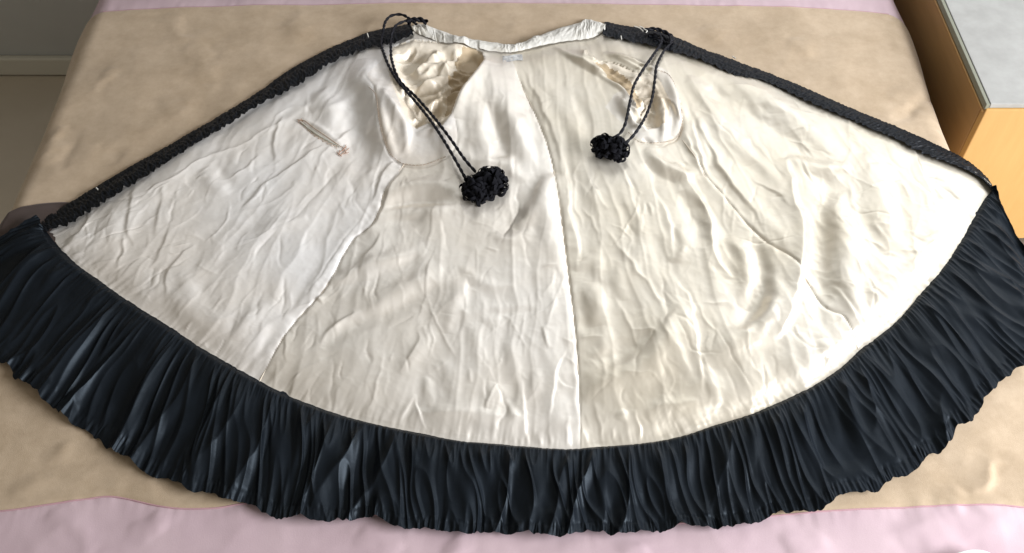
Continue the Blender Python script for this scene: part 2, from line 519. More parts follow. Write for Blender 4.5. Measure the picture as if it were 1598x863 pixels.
topy = np.interp(colx, tc_[:, 0], tc_[:, 1]); hemy = np.interp(colx, hc[:, 0], hc[:, 1])
topy = np.minimum(topy, hemy - 0.5)
tr = np.linspace(0, 1, NR)[:, None]
# tuck the lining a little under trim and frill
PXX = np.broadcast_to(colx, (NR, NC)).copy()
PYY = (topy - 3) + (hemy + 3 - (topy - 3)) * tr
X0, Y0 = unproj(PXX, PYY, BED + 0.012)

hw = np.stack(unproj(hc[:, 0], hc[:, 1], BED + 0.012), 1)
tw = np.stack(unproj(tc_[:, 0], tc_[:, 1], BED + 0.012), 1)
d_hem, _, s_hem = pl_dist(X0, Y0, hw[::3])
d_top, _, _ = pl_dist(X0, Y0, tw[::3])

SEAM_L = [(631, 256), (601, 298), (593, 325), (578, 353), (553, 371), (535, 398), (520, 428), (499, 461), (461, 501), (437, 534), (404, 597)]
SEAM_C = [(797, 84), (812, 130), (838, 185), (858, 240), (868, 290), (877, 350), (888, 436), (898, 519), (904, 610), (906, 705)]
SEAM_R = [(1060, 212), (1085, 245), (1102, 276), (1127, 304), (1166, 351), (1199, 382), (1239, 411), (1285, 475), (1320, 498), (1340, 547), (1346, 560)]
L_OUT = [(600, 92), (583, 113), (574, 130), (585, 148), (591, 190), (603, 231), (614, 246), (631, 256), (662, 257), (698, 244), (714, 219), (709, 185), (704, 178),
         (690, 200), (668, 196), (650, 204), (640, 190), (630, 160), (616, 130), (610, 100)]
L_HOLE = [(615, 72), (645, 64), (690, 68), (735, 72), (752, 84), (756, 98), (745, 122), (725, 146), (710, 172), (704, 190), (690, 206), (668, 200), (650, 208),
          (636, 200), (624, 170), (612, 140), (606, 110), (607, 88)]
R_OUT = [(1018, 106), (1030, 109), (1044, 118), (1058, 150), (1065, 190), (1058, 212), (1042, 221), (1030, 226), (1000, 223), (979, 206), (944, 172), (958, 152), (975, 145),
         (985, 158), (992, 175), (985, 196), (1010, 206), (1040, 200), (1045, 165), (1030, 130), (1015, 118)]
R_HOLE = [(925, 98), (955, 102), (990, 118), (1015, 118), (1030, 130), (1045, 165), (1040, 200), (1010, 206), (985, 196), (992, 175), (985, 158), (975, 145), (931, 109)]


def ppoly(poly, closed=True):
    p = list(poly) + ([poly[0]] if closed else [])
    c = np.asarray(p, float)
    return np.stack(unproj(c[:, 0], c[:, 1], BED + 0.02), 1)


def gauss(px, py, cx, cy, sx, sy):
    return np.exp(-((px - cx) / sx) ** 2 - ((py - cy) / sy) ** 2)


# smooth body of the cape (m above the bed)
HB = 0.013 + 0.029 * gauss(PXX, PYY, 690, 140, 110, 95) + 0.016 * gauss(PXX, PYY, 1010, 150, 140, 110) + 0.008 * gauss(PXX, PYY, 800, 300, 300, 200)
HB = HB + 0.005 * gauss(PXX, PYY, 1350, 380, 200, 130)
edge_w = 0.034 * (1 + 0.35 * gn(s_hem * 30, d_hem * 2, 53))
edge_f = 1 - np.exp(-(d_hem / edge_w) ** 2)
top_f = 1 - np.exp(-(d_top / 0.030) ** 2)
HB = 0.005 + HB * edge_f * (0.35 + 0.65 * top_f)

folds = [
    # ---- left front panel
    ("k", 4, 4, [(206, 324), (240, 295), (271, 280), (320, 247), (368, 231), (409, 207), (449, 189)]),
    ("z", 7, 10, [(212, 290), (206, 320), (204, 350), (210, 385)]), ("z", 5, 9, [(256, 290), (251, 320), (243, 369)]),
    ("z", 5, 8, [(265, 345), (258, 380), (236, 420)]), ("z", 5, 6, [(303, 381), (275, 410), (263, 434), (258, 465)]),
    ("k", -2, 2, [(188, 383), (181, 412)]), ("k", 3, 5, [(186, 349), (137, 377), (105, 397)]), ("r", -6, 12, [(336, 251), (348, 276), (372, 298)]),
    ("r", 5, 14, [(320, 262), (332, 285), (352, 306)]), ("z", 4, 6, [(417, 280), (401, 300), (380, 324)]), ("k", -3, 3, [(435, 357), (409, 385), (395, 412)]),
    ("k", -2.5, 2.5, [(437, 365), (437, 402), (441, 420)]), ("k", -3, 2.5, [(443, 430), (443, 470), (441, 493)]),
    ("r", 8, 20, [(275, 415), (300, 450), (335, 490), (350, 520)]), ("r", -7, 16, [(296, 432), (322, 468), (350, 500)]),
    ("z", 7, 9, [(443, 180), (431, 215), (428, 255)]), ("z", 5, 7, [(405, 243), (385, 262), (364, 276)]), ("r", 4, 8, [(369, 231), (362, 258)]),
    ("z", 5, 6, [(513, 227), (492, 235), (469, 252), (442, 271), (419, 283), (398, 300)]), ("z", 8, 9, [(550, 196), (538, 210), (524, 221)]),
    ("k", -3, 4, [(531, 265), (508, 288), (475, 325)]), ("r", 4, 9, [(400, 212), (437, 194), (467, 173), (500, 150), (540, 110)]),
    ("r", 4, 8, [(463, 185), (508, 175), (546, 156), (575, 120)]), ("z", 4, 6, [(420, 283), (400, 305), (378, 328)]),
    ("r", 4, 12, [(480, 205), (450, 240), (420, 255)]), ("r", 4, 10, [(330, 340), (370, 345), (395, 355)]), ("k", 2, 4, [(280, 362), (320, 372)]),
    ("k", 2, 4, [(306, 414), (345, 432)]), ("r", 5, 14, [(480, 340), (440, 352), (400, 370)]), ("k", 2, 3, [(360, 335), (420, 318), (470, 285)]),
    ("r", 5, 12, [(548, 252), (535, 280), (520, 310)]), ("k", 2, 3, [(533, 322), (532, 336)]), ("r", 3, 8, [(569, 280), (540, 300), (525, 315)]),
    ("r", 6, 14, [(430, 470), (390, 500), (375, 535)]), ("r", 5, 14, [(110, 372), (125, 385)]), ("k", 3, 4, [(95, 392), (108, 385)]),
    ("k", 3, 4, [(110, 405), (130, 395)]), ("k", 2, 3, [(215, 360), (232, 345), (250, 335)]), ("r", 4, 10, [(170, 330), (180, 360), (172, 395)]),
    ("r", 5, 12, [(235, 430), (275, 470), (330, 520)]),
    # ridge along the armhole seam with its shaded left slope
    ("r", 25, 25, [(575, 95), (572, 130), (596, 165), (606, 210), (620, 250)]), ("r", -13, 28, [(556, 140), (555, 190), (566, 240), (575, 270)]),
    ("r", 8, 20, [(500, 140), (520, 180), (530, 205)]), ("r", 6, 12, [(585, 235), (580, 270), (566, 310)]),
    # folds beside the left side seam
    ("z", 9, 8, [(619, 250), (600, 275), (588, 298), (578, 325)]), ("z", 8, 7, [(636, 258), (612, 292), (599, 325), (585, 352), (560, 372)]),
    ("r", 5, 8, [(578, 322), (541, 371), (517, 407), (465, 479)]), ("k", -3, 3, [(570, 330), (532, 380), (505, 420), (470, 470)]),
    ("r", 5, 9, [(484, 454), (458, 491), (417, 514), (394, 556)]), ("r", -5, 8, [(444, 497), (420, 522), (402, 560)]),
    ("z", 5, 4, [(500, 455), (494, 466), (504, 476)]), ("r", 4, 7, [(520, 428), (500, 463), (470, 497)]),
    # ---- left back panel
    ("z", 5, 7, [(597, 360), (583, 389), (568, 407), (566, 428)]), ("r", 9, 16, [(660, 385), (607, 408), (553, 428), (517, 446)]),
    ("r", -6, 12, [(655, 402), (600, 428), (530, 448)]), ("k", 3, 3, [(575, 425), (568, 472)]), ("r", 9, 18, [(690, 420), (640, 450), (600, 478), (555, 505)]),
    ("r", -8, 15, [(680, 445), (620, 480), (560, 505), (500, 540)]), ("r", 9, 16, [(596, 305), (652, 292), (716, 296)]),
    ("r", -8, 14, [(590, 330), (640, 314), (712, 318)]), ("r", 4, 16, [(620, 325), (680, 332), (740, 328)]), ("r", -8, 12, [(582, 352), (638, 345), (665, 332)]),
    ("z", 2.5, 4, [(681, 306), (671, 358), (663, 390)]), ("z", 3, 4, [(682, 383), (667, 430), (661, 469), (650, 505)]),
    ("r", 7, 16, [(730, 430), (712, 470), (696, 520)]), ("r", -6, 12, [(740, 456), (718, 482), (706, 520)]),
    ("r", 6, 10, [(716, 412), (741, 437), (766, 447), (805, 448)]), ("r", -5, 10, [(716, 428), (745, 452)]),
    ("r", 5, 10, [(760, 369), (799, 376), (832, 361)]), ("r", 12, 20, [(866, 270), (835, 320), (805, 358)]), ("r", -10, 18, [(846, 280), (812, 325), (782, 372)]),
    ("k", 3, 3, [(757, 386), (775, 395)]), ("k", 3, 4, [(866, 425), (858, 445), (846, 466)]), ("k", 3, 3, [(870, 415), (845, 420)]),
    ("z", 6, 8, [(560, 486), (515, 515), (500, 540)]), ("k", 3, 4, [(555, 487), (511, 517), (501, 540)]),
    ("z", 3, 3, [(444, 515), (447, 566)]), ("k", 2.5, 3, [(431, 562), (427, 614)]), ("z", 3, 4, [(466, 583), (451, 624)]),
    ("r", 6, 9, [(663, 510), (658, 541), (626, 588)]), ("k", 3, 3, [(652, 512), (650, 545), (620, 585)]), ("k", 3, 3, [(599, 551), (585, 618), (574, 645), (572, 664)]),
    ("s", 3.5, 5, [(646, 615), (632, 645), (624, 664)]), ("s", 4.5, 4, [(647, 616), (652, 645), (664, 674)]), ("k", 2.5, 3, [(528, 606), (518, 645)]),
    ("r", 4, 6, [(659, 588), (670, 615), (672, 635)]), ("r", 5, 12, [(690, 560), (705, 600), (700, 630)]), ("r", 4, 9, [(725, 485), (742, 530), (751, 570)]),
    ("k", 3, 4, [(732, 575), (736, 603)]), ("z", 4, 4, [(845, 509), (854, 546)]), ("k", 2, 3, [(798, 470), (796, 530)]),
    ("s", 5, 6, [(811, 593), (815, 622), (819, 653), (826, 700)]), ("s", 5, 5, [(884, 542), (869, 571), (863, 611), (855, 660)]),
    ("k", 4, 4, [(888, 650), (884, 700)]), ("k", 3, 4, [(856, 658), (862, 700)]), ("r", 5, 6, [(788, 625), (800, 648), (818, 658)]), ("k", 3, 4, [(841, 670), (843, 700)]),
    ("r", 4, 8, [(752, 505), (770, 500), (784, 494)]), ("r", 5, 10, [(700, 500), (740, 490), (835, 480)]), ("r", -4, 8, [(740, 492), (800, 488), (838, 486)]),
    ("r", 6, 12, [(775, 600), (768, 620), (760, 640)]), ("r", 5, 9, [(840, 575), (830, 610), (826, 625)]), ("r", 5, 12, [(790, 530), (800, 560), (795, 600)]),
    ("r", 7, 16, [(560, 652), (640, 655), (700, 650), (760, 655), (820, 661), (850, 658)]),
    ("k", 3, 4, [(876, 530), (900, 535)]), ("k", 2, 3, [(880, 555), (902, 570)]),
    # box pleat at the centre back
    ("r", 8, 14, [(840, 190), (850, 250), (856, 300), (863, 372), (880, 440)]), ("r", -9, 16, [(800, 110), (826, 170), (848, 240), (862, 310), (876, 400), (888, 450)]),
    ("r", 14, 22, [(770, 110), (785, 160), (810, 210), (835, 270)]), ("r", 10, 18, [(745, 170), (750, 220), (765, 260)]), ("r", -8, 14, [(766, 170), (778, 220), (790, 250)]),
    ("r", 8, 14, [(715, 240), (745, 255), (790, 262), (820, 285)]), ("r", 5, 10, [(720, 300), (750, 330), (740, 350)]),
    ("z", 6, 7, [(815, 100), (842, 160), (866, 215), (878, 260)]), ("r", 5, 9, [(835, 100), (858, 140), (880, 190)]),
    ("r", 7, 12, [(866, 140), (890, 190), (905, 240)]), ("r", -5, 10, [(880, 130), (915, 190), (930, 240)]),
    # ---- right back panel
    ("s", 9, 11, [(880, 245), (885, 290), (888, 332), (900, 390), (899, 425)]), ("r", 6, 8, [(902, 400), (918, 405), (899, 425)]),
    ("s", 5, 8, [(915, 270), (930, 300), (948, 330)]), ("k", 4, 4, [(941, 354), (982, 407), (1005, 435), (1021, 460), (1043, 478)]),
    ("s", 6, 8, [(1013, 296), (1041, 340), (1046, 396), (1045, 412)]), ("r", -6, 12, [(1026, 370), (1036, 410), (1048, 440)]), ("r", 6, 9, [(1043, 410), (1060, 400), (1072, 392)]),
    ("s", 10, 14, [(1055, 255), (1082, 301), (1107, 346), (1113, 396), (1138, 435)]), ("r", -8, 14, [(1060, 300), (1085, 340), (1098, 390)]),
    ("r", 6, 8, [(935, 385), (930, 420), (935, 440)]), ("r", 6, 12, [(975, 300), (985, 330), (1000, 380), (990, 430)]), ("r", -5, 9, [(970, 320), (985, 350), (995, 390)]),
    ("k", 3, 3, [(1005, 315), (1000, 350), (1003, 368)]), ("k", 3, 3, [(1013, 318), (1018, 340)]), ("r", 5, 8, [(1060, 350), (1066, 385), (1058, 405)]),
    ("r", 7, 16, [(920, 440), (928, 470), (930, 510)]), ("r", -6, 12, [(905, 455), (912, 490), (915, 520)]), ("r", 5, 9, [(940, 500), (938, 540), (925, 560)]),
    ("r", 6, 10, [(968, 410), (965, 440), (972, 470)]), ("s", 6, 8, [(1055, 440), (1075, 470), (1082, 520), (1094, 590), (1096, 620)]),
    ("r", 12, 26, [(905, 606), (956, 592), (1016, 558), (1050, 512), (1070, 470)]), ("r", -6, 18, [(930, 570), (980, 550), (1020, 520)]),
    ("r", 5, 7, [(1049, 484), (1043, 523), (1061, 559), (1075, 600)]), ("r", 6, 10, [(1004, 642), (1050, 634), (1091, 626)]),
    ("s", 5, 5, [(989, 636), (995, 660), (1004, 693)]), ("k", 3, 3, [(929, 625), (938, 688)]), ("r", 5, 7, [(975, 640), (965, 660)]),
    ("k", 3, 3, [(960, 468), (985, 510), (1000, 550)]), ("k", 2.5, 3, [(908, 525), (940, 523)]), ("k", 2.5, 3, [(985, 515), (1025, 517)]),
    ("r", 5, 8, [(1120, 640), (1112, 600), (1100, 570)]), ("k", 3, 3, [(1163, 510), (1170, 570)]), ("r", 12, 24, [(1090, 560), (1150, 535), (1200, 500), (1240, 450)]),
    ("r", 10, 14, [(1135, 370), (1160, 400), (1170, 440), (1160, 480)]), ("r", -12, 16, [(1180, 370), (1186, 420), (1180, 466), (1150, 520)]),
    ("r", 9, 11, [(1196, 395), (1206, 440), (1200, 490), (1180, 540)]), ("r", 5, 8, [(1100, 410), (1120, 450), (1125, 480)]),
    ("k", 2.5, 3, [(1148, 330), (1152, 348)]), ("k", 2, 3, [(1098, 475), (1140, 474)]),
    ("s", 12, 8, [(1078, 190), (1086, 225), (1100, 265)]), ("s", 9, 6, [(1068, 210), (1085, 250), (1095, 275)]), ("r", 8, 7, [(1090, 185), (1096, 225), (1104, 262)]),
    ("z", 10, 10, [(1075, 165), (1102, 220), (1132, 275), (1174, 325), (1192, 365)]), ("r", -5, 8, [(1095, 235), (1122, 285), (1165, 340)]),
    ("r", 9, 14, [(1005, 235), (1030, 255), (1065, 275), (1090, 270)]), ("r", -9, 12, [(1000, 255), (1030, 275), (1060, 292)]),
    # ---- right front panel
    ("s", 16, 17, [(1224, 250), (1237, 317), (1251, 350), (1250, 414), (1235, 480), (1212, 530)]), ("r", -10, 18, [(1292, 275), (1280, 345), (1281, 435), (1276, 520)]),
    ("r", 12, 20, [(1308, 300), (1314, 370), (1322, 437), (1340, 500)]), ("k", 3, 4, [(1324, 275), (1338, 345), (1376, 414)]),
    ("r", 11, 24, [(1350, 240), (1372, 300), (1380, 350), (1385, 400)]), ("r", -6, 14, [(1395, 280), (1405, 340), (1410, 380)]),
    ("r", 4, 8, [(1313, 171), (1331, 206), (1345, 237)]), ("s", 8, 6, [(1421, 221), (1442, 279), (1455, 310), (1464, 338)]), ("k", 2.5, 3, [(1407, 282), (1424, 322)]),
    ("k", 2.5, 3, [(1440, 300), (1452, 330)]), ("r", 6, 12, [(1385, 215), (1395, 240), (1405, 265)]), ("k", 3, 3, [(1455, 290), (1470, 310)]),
    ("k", 3, 3, [(1440, 370), (1470, 355), (1500, 350)]), ("k", 2, 3, [(1405, 390), (1450, 392)]), ("s", 6, 6, [(1297, 446), (1315, 470), (1332, 492), (1359, 534)]),
    ("k", 3, 3, [(1332, 411), (1367, 448), (1405, 488)]), ("r", 4, 8, [(1360, 440), (1362, 470), (1358, 488)]), ("k", 3, 3, [(1322, 505), (1335, 530), (1342, 550)]),
    ("r", 5, 10, [(1248, 520), (1262, 560), (1270, 585)]), ("r", 5, 9, [(1285, 530), (1295, 560)]), ("r", 10, 26, [(1115, 110), (1170, 140), (1240, 190), (1310, 245)]),
    ("r", -7, 20, [(1100, 140), (1150, 165), (1220, 215), (1290, 265)]), ("r", 10, 20, [(1075, 120), (1110, 170), (1135, 210), (1170, 260)]),
    ("r", -6, 14, [(1095, 120), (1130, 170), (1165, 220)]), ("r", 5, 9, [(1060, 95), (1090, 110), (1130, 130)]), ("k", 3, 4, [(1120, 140), (1160, 138), (1195, 150)]),
    ("r", 5, 10, [(1180, 160), (1215, 170), (1250, 195)]), ("z", 4, 6, [(1170, 280), (1205, 300), (1235, 330)]), ("r", 6, 12, [(1150, 225), (1190, 265), (1225, 300)]),
    ("k", 3, 3, [(1248, 255), (1270, 290)]), ("r", 8, 14, [(1225, 250), (1280, 265), (1330, 262)]), ("r", 6, 12, [(1190, 330), (1215, 370), (1235, 390)]),
    ("r", 4, 8, [(1420, 410), (1445, 385), (1470, 372)]), ("k", 2.5, 3, [(1380, 425), (1415, 445)]),
]
H = np.zeros_like(X0)
FK = {"r": 0.68, "s": 0.68, "z": 0.70, "k": 0.70}
add_strokes(H, X0, Y0, [(k_, a_ * FK[k_] * (1.35 if w_ >= 13 else 0.68), w_ * (1.15 if k_ == "r" else 1.0), p_) for k_, a_, w_, p_ in folds], BED + 0.012, 0.004)

# seams: a narrow groove with puckers
seams = [("k", -3.2, 1.8, SEAM_L), ("k", -3.6, 1.8, SEAM_C), ("k", -3.0, 1.8, SEAM_R)]
add_strokes(H, X0, Y0, seams, BED + 0.012)
for sm, sd_ in ((SEAM_L, 201), (SEAM_C, 205), (SEAM_R, 209)):
    c_ = catmull(sm, 6)
    d_, g_, t_ = pl_dist(X0, Y0, np.stack(unproj(c_[:, 0], c_[:, 1], BED + 0.012), 1))
    H += 0.0013 * gn(t_ * 38 + 3 * g_, d_ * 14 + t_ * 5, sd_) * np.exp(-(d_ / 0.014)) * np.minimum(1, d_ / 0.002)

# random fine creases, mostly running down the flare of the cape
minor = []
for i in range(640):
    x = rng.uniform(100, 1510)
    ty = np.interp(x, colx, topy); hy = np.interp(x, colx, hemy)
    y = ty + (hy - ty) * rng.uniform(0.08, 0.98)
    if 560 < x < 760 and y < 260 or 860 < x < 1070 and y < 230:
        continue
    rad_ang = math.atan2(y + 350, x - 800)
    ang = rad_ang + rng.normal(0.0, 0.45)
    if x < 480:
        ang = rng.normal(2.35, 0.45)
    L = rng.uniform(14, 60) if i % 3 else rng.uniform(50, 120)
    b = rng.normal(0, 0.10)
    dx_, dy_ = math.cos(ang), math.sin(ang)
    pts = [(x - dx_ * L / 2, y - dy_ * L / 2), (x - dy_ * b * L, y + dx_ * b * L), (x + dx_ * L / 2, y + dy_ * L / 2)]
    kind = ("k", "k", "z", "s")[rng.integers(0, 4)]
    amp = (rng.uniform(0.2, 0.75) if kind in "zs" else rng.uniform(0.3, 1.3)) * (1.0 if kind in "zs" else rng.choice([1, -1]))
    minor.append((kind, amp, rng.uniform(1.2, 3.0) * (1.8 if kind in "zs" else 1), pts))
add_strokes(H, X0, Y0, minor, BED + 0.012, 0.005)

# crumple in the cloth
ang = np.arctan2(PYY + 350, PXX - 800)          # polar about the neck: folds follow the flare
rr = np.hypot(PYY + 350, PXX - 800) * 0.001
wu = 0.35 * fbm(X0 * 6, Y0 * 6, 31, 3)
H += 0.0038 * fbm(ang * 10 + 0.6 * wu, rr * 1.8, 41, 2) + 0.0011 * np.clip(ridged(ang * 15 + wu * 0.5, rr * 2.2, 44), 0, 1) ** 3
H += 0.0004 * ridged(ang * 42 + wu * 2.0, rr * 9 + wu, 47) + 0.00022 * ridged(X0 * 45 + wu * 2, Y0 * 38 + wu * 3, 48)
H += 0.00008 * ridged(X0 * 100 + wu * 5, Y0 * 80, 49)
H += 0.0011 * gn(s_hem * 210, d_hem * 9, 51) * np.exp(-(d_hem / 0.030))
H += 0.0010 * gn(s_hem * 420, d_hem * 20, 52) * np.exp(-(d_hem / 0.014))

# armholes
def inside_depth(poly, w):
    pm = in_poly(PXX, PYY, poly)
    d, _, _ = pl_dist(X0, Y0, ppoly(poly))
    return pm, np.where(pm, sstep(0, w, d), 0.0), d


inL, dpL, dL = inside_depth(L_HOLE, 0.042)
inR, dpR, dR = inside_depth(R_HOLE, 0.030)
oL, _, doL = inside_depth(L_OUT, 0.01)
oR, _, doR = inside_depth(R_OUT, 0.01)
near = (PYY < 290)
bunch = 0.009 * fbm(X0 * 11 + 0.6 * gn(X0 * 9, Y0 * 9, 5), Y0 * 14, 61, 2) + 0.010 * (ridged(X0 * 17 + 0.5 * gn(X0 * 14, Y0 * 14, 8), Y0 * 26, 66) - 0.5) + 0.0012 * ridged(X0 * 60, Y0 * 60, 67)
H = np.where(inL, H * (1 - 0.75 * sstep(0, 0.3, dpL)) - 0.026 * dpL + 1.3 * bunch * sstep(0, 0.5, dpL), H)
for cx_, cy_ in ((738, 96), (726, 128), (708, 165)):
    H = np.where(inL, H - 0.016 * gauss(PXX, PYY, cx_, cy_, 17, 18), H)
H = np.where(inR, H * (1 - 0.75 * sstep(0, 0.3, dpR)) - 0.015 * dpR + bunch * 0.9 * sstep(0, 0.6, dpR), H)
add_strokes(H, X0, Y0, [("k", -3.5, 1.8, [(566, 118), (574, 131), (585, 148), (591, 190), (603, 231), (614, 246), (631, 256), (662, 257), (698, 244), (714, 219), (709, 185)]),
                        ("k", -3.5, 1.8, [(1026, 108), (1044, 117), (1058, 150), (1065, 190), (1058, 212), (1042, 221), (1030, 226), (1000, 222), (979, 206)])], BED + 0.02)
arm = [
    ("z", 16, 16, [(752, 78), (758, 98), (746, 124), (728, 148), (714, 172), (708, 190)]), ("r", 8, 14, [(700, 66), (735, 72), (754, 88)]),
    ("r", 9, 9, [(598, 150), (622, 182), (634, 205), (634, 240)]), ("r", -6, 9, [(600, 170), (612, 205), (622, 240)]), ("r", 6, 8, [(650, 212), (680, 205), (704, 205)]),
    ("s", 12, 9, [(640, 110), (668, 100), (692, 100), (700, 118), (684, 130)]), ("s", 10, 9, [(645, 140), (665, 128), (690, 128)]), ("r", 9, 10, [(640, 80), (668, 84), (690, 92)]),
    ("r", -14, 14, [(722, 84), (738, 92), (744, 106)]), ("r", 10, 9, [(706, 108), (726, 112), (742, 110)]), ("r", -12, 10, [(704, 128), (720, 136), (730, 134)]),
    ("r", 8, 7, [(686, 140), (690, 165), (684, 190)]), ("r", -9, 9, [(698, 152), (704, 165), (696, 185)]), ("k", 6, 4, [(660, 150), (652, 175), (655, 195)]),
    ("k", 5, 3, [(700, 85), (712, 78), (700, 98)]), ("r", 8, 8, [(690, 74), (715, 72), (735, 78)]), ("r", 8, 12, [(618, 95), (628, 130), (636, 160)]),
    ("z", 14, 13, [(864, 70), (895, 90), (932, 110), (964, 134), (978, 148), (970, 168)]),
    ("r", 9, 10, [(940, 80), (975, 92), (1008, 102), (1032, 112)]), ("s", 9, 7, [(915, 75), (912, 92), (930, 96)]), ("r", 8, 9, [(1040, 118), (1053, 150), (1058, 185), (1050, 210)]),
    ("s", 10, 7, [(985, 150), (992, 170), (1002, 195), (1008, 205)]), ("r", 7, 7, [(962, 152), (972, 170), (985, 190), (1000, 205)]), ("k", 6, 3, [(995, 155), (1005, 165)]),
    ("k", 5, 3, [(993, 164), (1004, 172)]), ("k", 5, 3, [(996, 175), (1004, 180)]), ("r", 9, 8, [(1022, 140), (1034, 170), (1036, 205), (1030, 220)]), ("z", 6, 5, [(1034, 150), (1050, 165), (1062, 190)]),
    ("r", -10, 10, [(935, 112), (955, 122), (970, 132)]), ("k", -5, 4, [(1003, 215), (1020, 222)]), ("r", 6, 6, [(975, 120), (1005, 128), (1020, 140)]),
]
arm += [("k", -10, 5, [(930, 111), (955, 124), (978, 142), (990, 166)]), ("s", 8, 5, [(962, 150), (975, 165), (990, 178), (1003, 190)]), ("k", 5, 2.5, [(990, 160), (999, 163), (1006, 160)]),
        ("k", 5, 2.5, [(992, 168), (1001, 171), (1008, 168)]), ("z", 8, 6, [(1020, 150), (1030, 178), (1033, 205)]), ("s", 7, 6, [(948, 84), (985, 98), (1020, 108)]),
        ("r", 7, 7, [(905, 78), (918, 90), (936, 100)]), ("k", 5, 4, [(960, 92), (985, 104), (1010, 112)]),
        ("k", 4, 3, [(700, 120), (720, 116), (748, 112)]), ("k", 4, 3, [(704, 126), (722, 124), (742, 122)]), ("k", 4, 3, [(706, 133), (722, 132), (736, 131)]),
        ("s", 8, 6, [(628, 90), (650, 98), (672, 96)]), ("z", 8, 7, [(620, 120), (640, 128), (668, 118), (694, 104)]), ("s", 7, 6, [(640, 165), (648, 180), (646, 200)]),
        ("k", 5, 3, [(700, 76), (697, 92), (703, 106)]), ("k", 4, 3, [(708, 76), (706, 90)]), ("k", 4, 3, [(716, 77), (712, 96)]), ("z", 7, 6, [(664, 196), (672, 170), (690, 140)]),
        ("s", 9, 7, [(655, 128), (680, 118), (702, 96)]), ("k", -5, 4, [(694, 142), (700, 152), (716, 150)]), ("z", 6, 5, [(612, 100), (622, 135), (634, 168)])]
add_strokes(H, X0, Y0, arm, BED + 0.02)
# the pocket mouth
pk = [("k", -4, 4, [(466, 188), (485, 205), (505, 217), (530, 229)]), ("r", 3, 5, [(470, 184), (495, 199), (520, 215), (533, 226)])]
add_strokes(H, X0, Y0, pk, BED + 0.012)

H = H * (0.15 + 0.85 * np.minimum(1, d_hem / 0.010)) * np.minimum(1, 0.25 + d_top / 0.012)
ZL = BED + HB + np.maximum(H, -HB * 0.75)
XL_, YL_ = unproj(PXX, PYY, BED + np.minimum(HB, 0.03) * 0.9)
PL = np.stack([XL_, YL_, ZL], -1)


def settle(P, iters, slack):
    """let the sheet settle as cloth: a little too long everywhere, it buckles into natural creases"""
    P0 = P.copy(); Q = P.copy(); V = np.zeros_like(Q)
    r, c = Q.shape[:2]
    free = np.ones((r, c, 1))
    free[:2] = 0; free[-2:] = 0; free[:, :2] = 0; free[:, -2:] = 0
    floor_z = np.minimum(P0[..., 2], BED + 0.35 * (P0[..., 2] - BED) + 0.002)
    offs = [((0, 1), 1.0), ((1, 0), 1.0), ((1, 1), 0.6), ((1, -1), 0.6), ((0, 2), 0.14), ((2, 0), 0.14), ((0, 4), 0.06), ((4, 0), 0.06)]
    cons = []
    for (dr, dc), k in offs:
        a_ = (slice(0, r - dr), slice(max(0, -dc), c - max(0, dc)))
        b_ = (slice(dr, r), slice(max(0, dc), c - max(0, -dc)))
        L0 = np.linalg.norm(P0[b_] - P0[a_], axis=-1) * (1 + (slack[a_] if k > 0.5 else 0.5 * slack[a_]))
        cons.append((a_, b_, L0, k))
    for it in range(iters):
        V *= 0.90
        V[..., 2] -= 0.0000008
        Q += V * free
        prev = Q - V * free
        for sub in range(2):
            D = np.zeros_like(Q)
            for a_, b_, L0, k in cons:
                d = Q[b_] - Q[a_]
                l_ = np.sqrt((d * d).sum(-1)) + 1e-9
                f = (0.5 * k * 0.30 * (l_ - L0) / l_)[..., None] * d
                D[a_] += f; D[b_] -= f
            Q += D * free
        Q[..., 2] = np.maximum(Q[..., 2], floor_z)
        V = Q - prev
    return Q


def upsample(D, r, c):
    ri = np.linspace(0, D.shape[0] - 1, r); ci = np.linspace(0, D.shape[1] - 1, c)

    def ax(Dm, t, axis):
        n_ = Dm.shape[axis]
        i = np.clip(np.floor(t).astype(int), 0, n_ - 2); f = t - i
        g = lambda k: np.take(Dm, np.clip(i + k, 0, n_ - 1), axis=axis)
        shp = [1] * Dm.ndim; shp[axis] = -1; f = f.reshape(shp)
        a_, b_, c_, d_ = g(-1), g(0), g(1), g(2)
        return 0.5 * (2 * b_ + (c_ - a_) * f + (2 * a_ - 5 * b_ + 4 * c_ - d_) * f * f + (3 * b_ - a_ - 3 * c_ + d_) * f ** 3)
    return ax(ax(D, ri, 0), ci, 1)


for st_, slk, its in SETTLE:
    cs = PL[::st_, ::st_]
    xs_, ys_ = X0[::st_, ::st_], Y0[::st_, ::st_]
    slack = np.clip(slk + 0.7 * slk * fbm(xs_ * 4, ys_ * 4, 95 + st_, 2), 0, 0.05)
    Qs = settle(cs, its, slack)
    PL = PL + upsample(Qs - cs, NR, NC)
ZL = PL[..., 2]


def lin_z(px, py):
    px = np.atleast_1d(np.asarray(px, float)); py = np.atleast_1d(np.asarray(py, float))
    ci = np.clip(np.round((px - colx[0]) / (colx[1] - colx[0])).astype(int), 0, NC - 1)
    a, b = PYY[0, ci], PYY[-1, ci]
    ri = np.clip(np.round((py - a) / (b - a) * (NR - 1)).astype(int), 0, NR - 1)
    return ZL[ri, ci]


def on_lining(pts, lift=0.0, n=8):
    c = catmull(pts, n)
    z = lin_z(c[:, 0], c[:, 1]) + lift
    x, y = unproj(c[:, 0], c[:, 1], z)
    return np.stack([x, y, z], 1)


# split the lining into its panels
fx = (PXX[:-1, :-1] + PXX[1:, 1:]) / 2
fy = (PYY[:-1, :-1] + PYY[1:, 1:]) / 2
mHL, mHR = in_poly(fx, fy, L_HOLE), in_poly(fx, fy, R_HOLE)
mFL, mFR = in_poly(fx, fy, L_OUT) & ~mHL, in_poly(fx, fy, R_OUT) & ~mHR


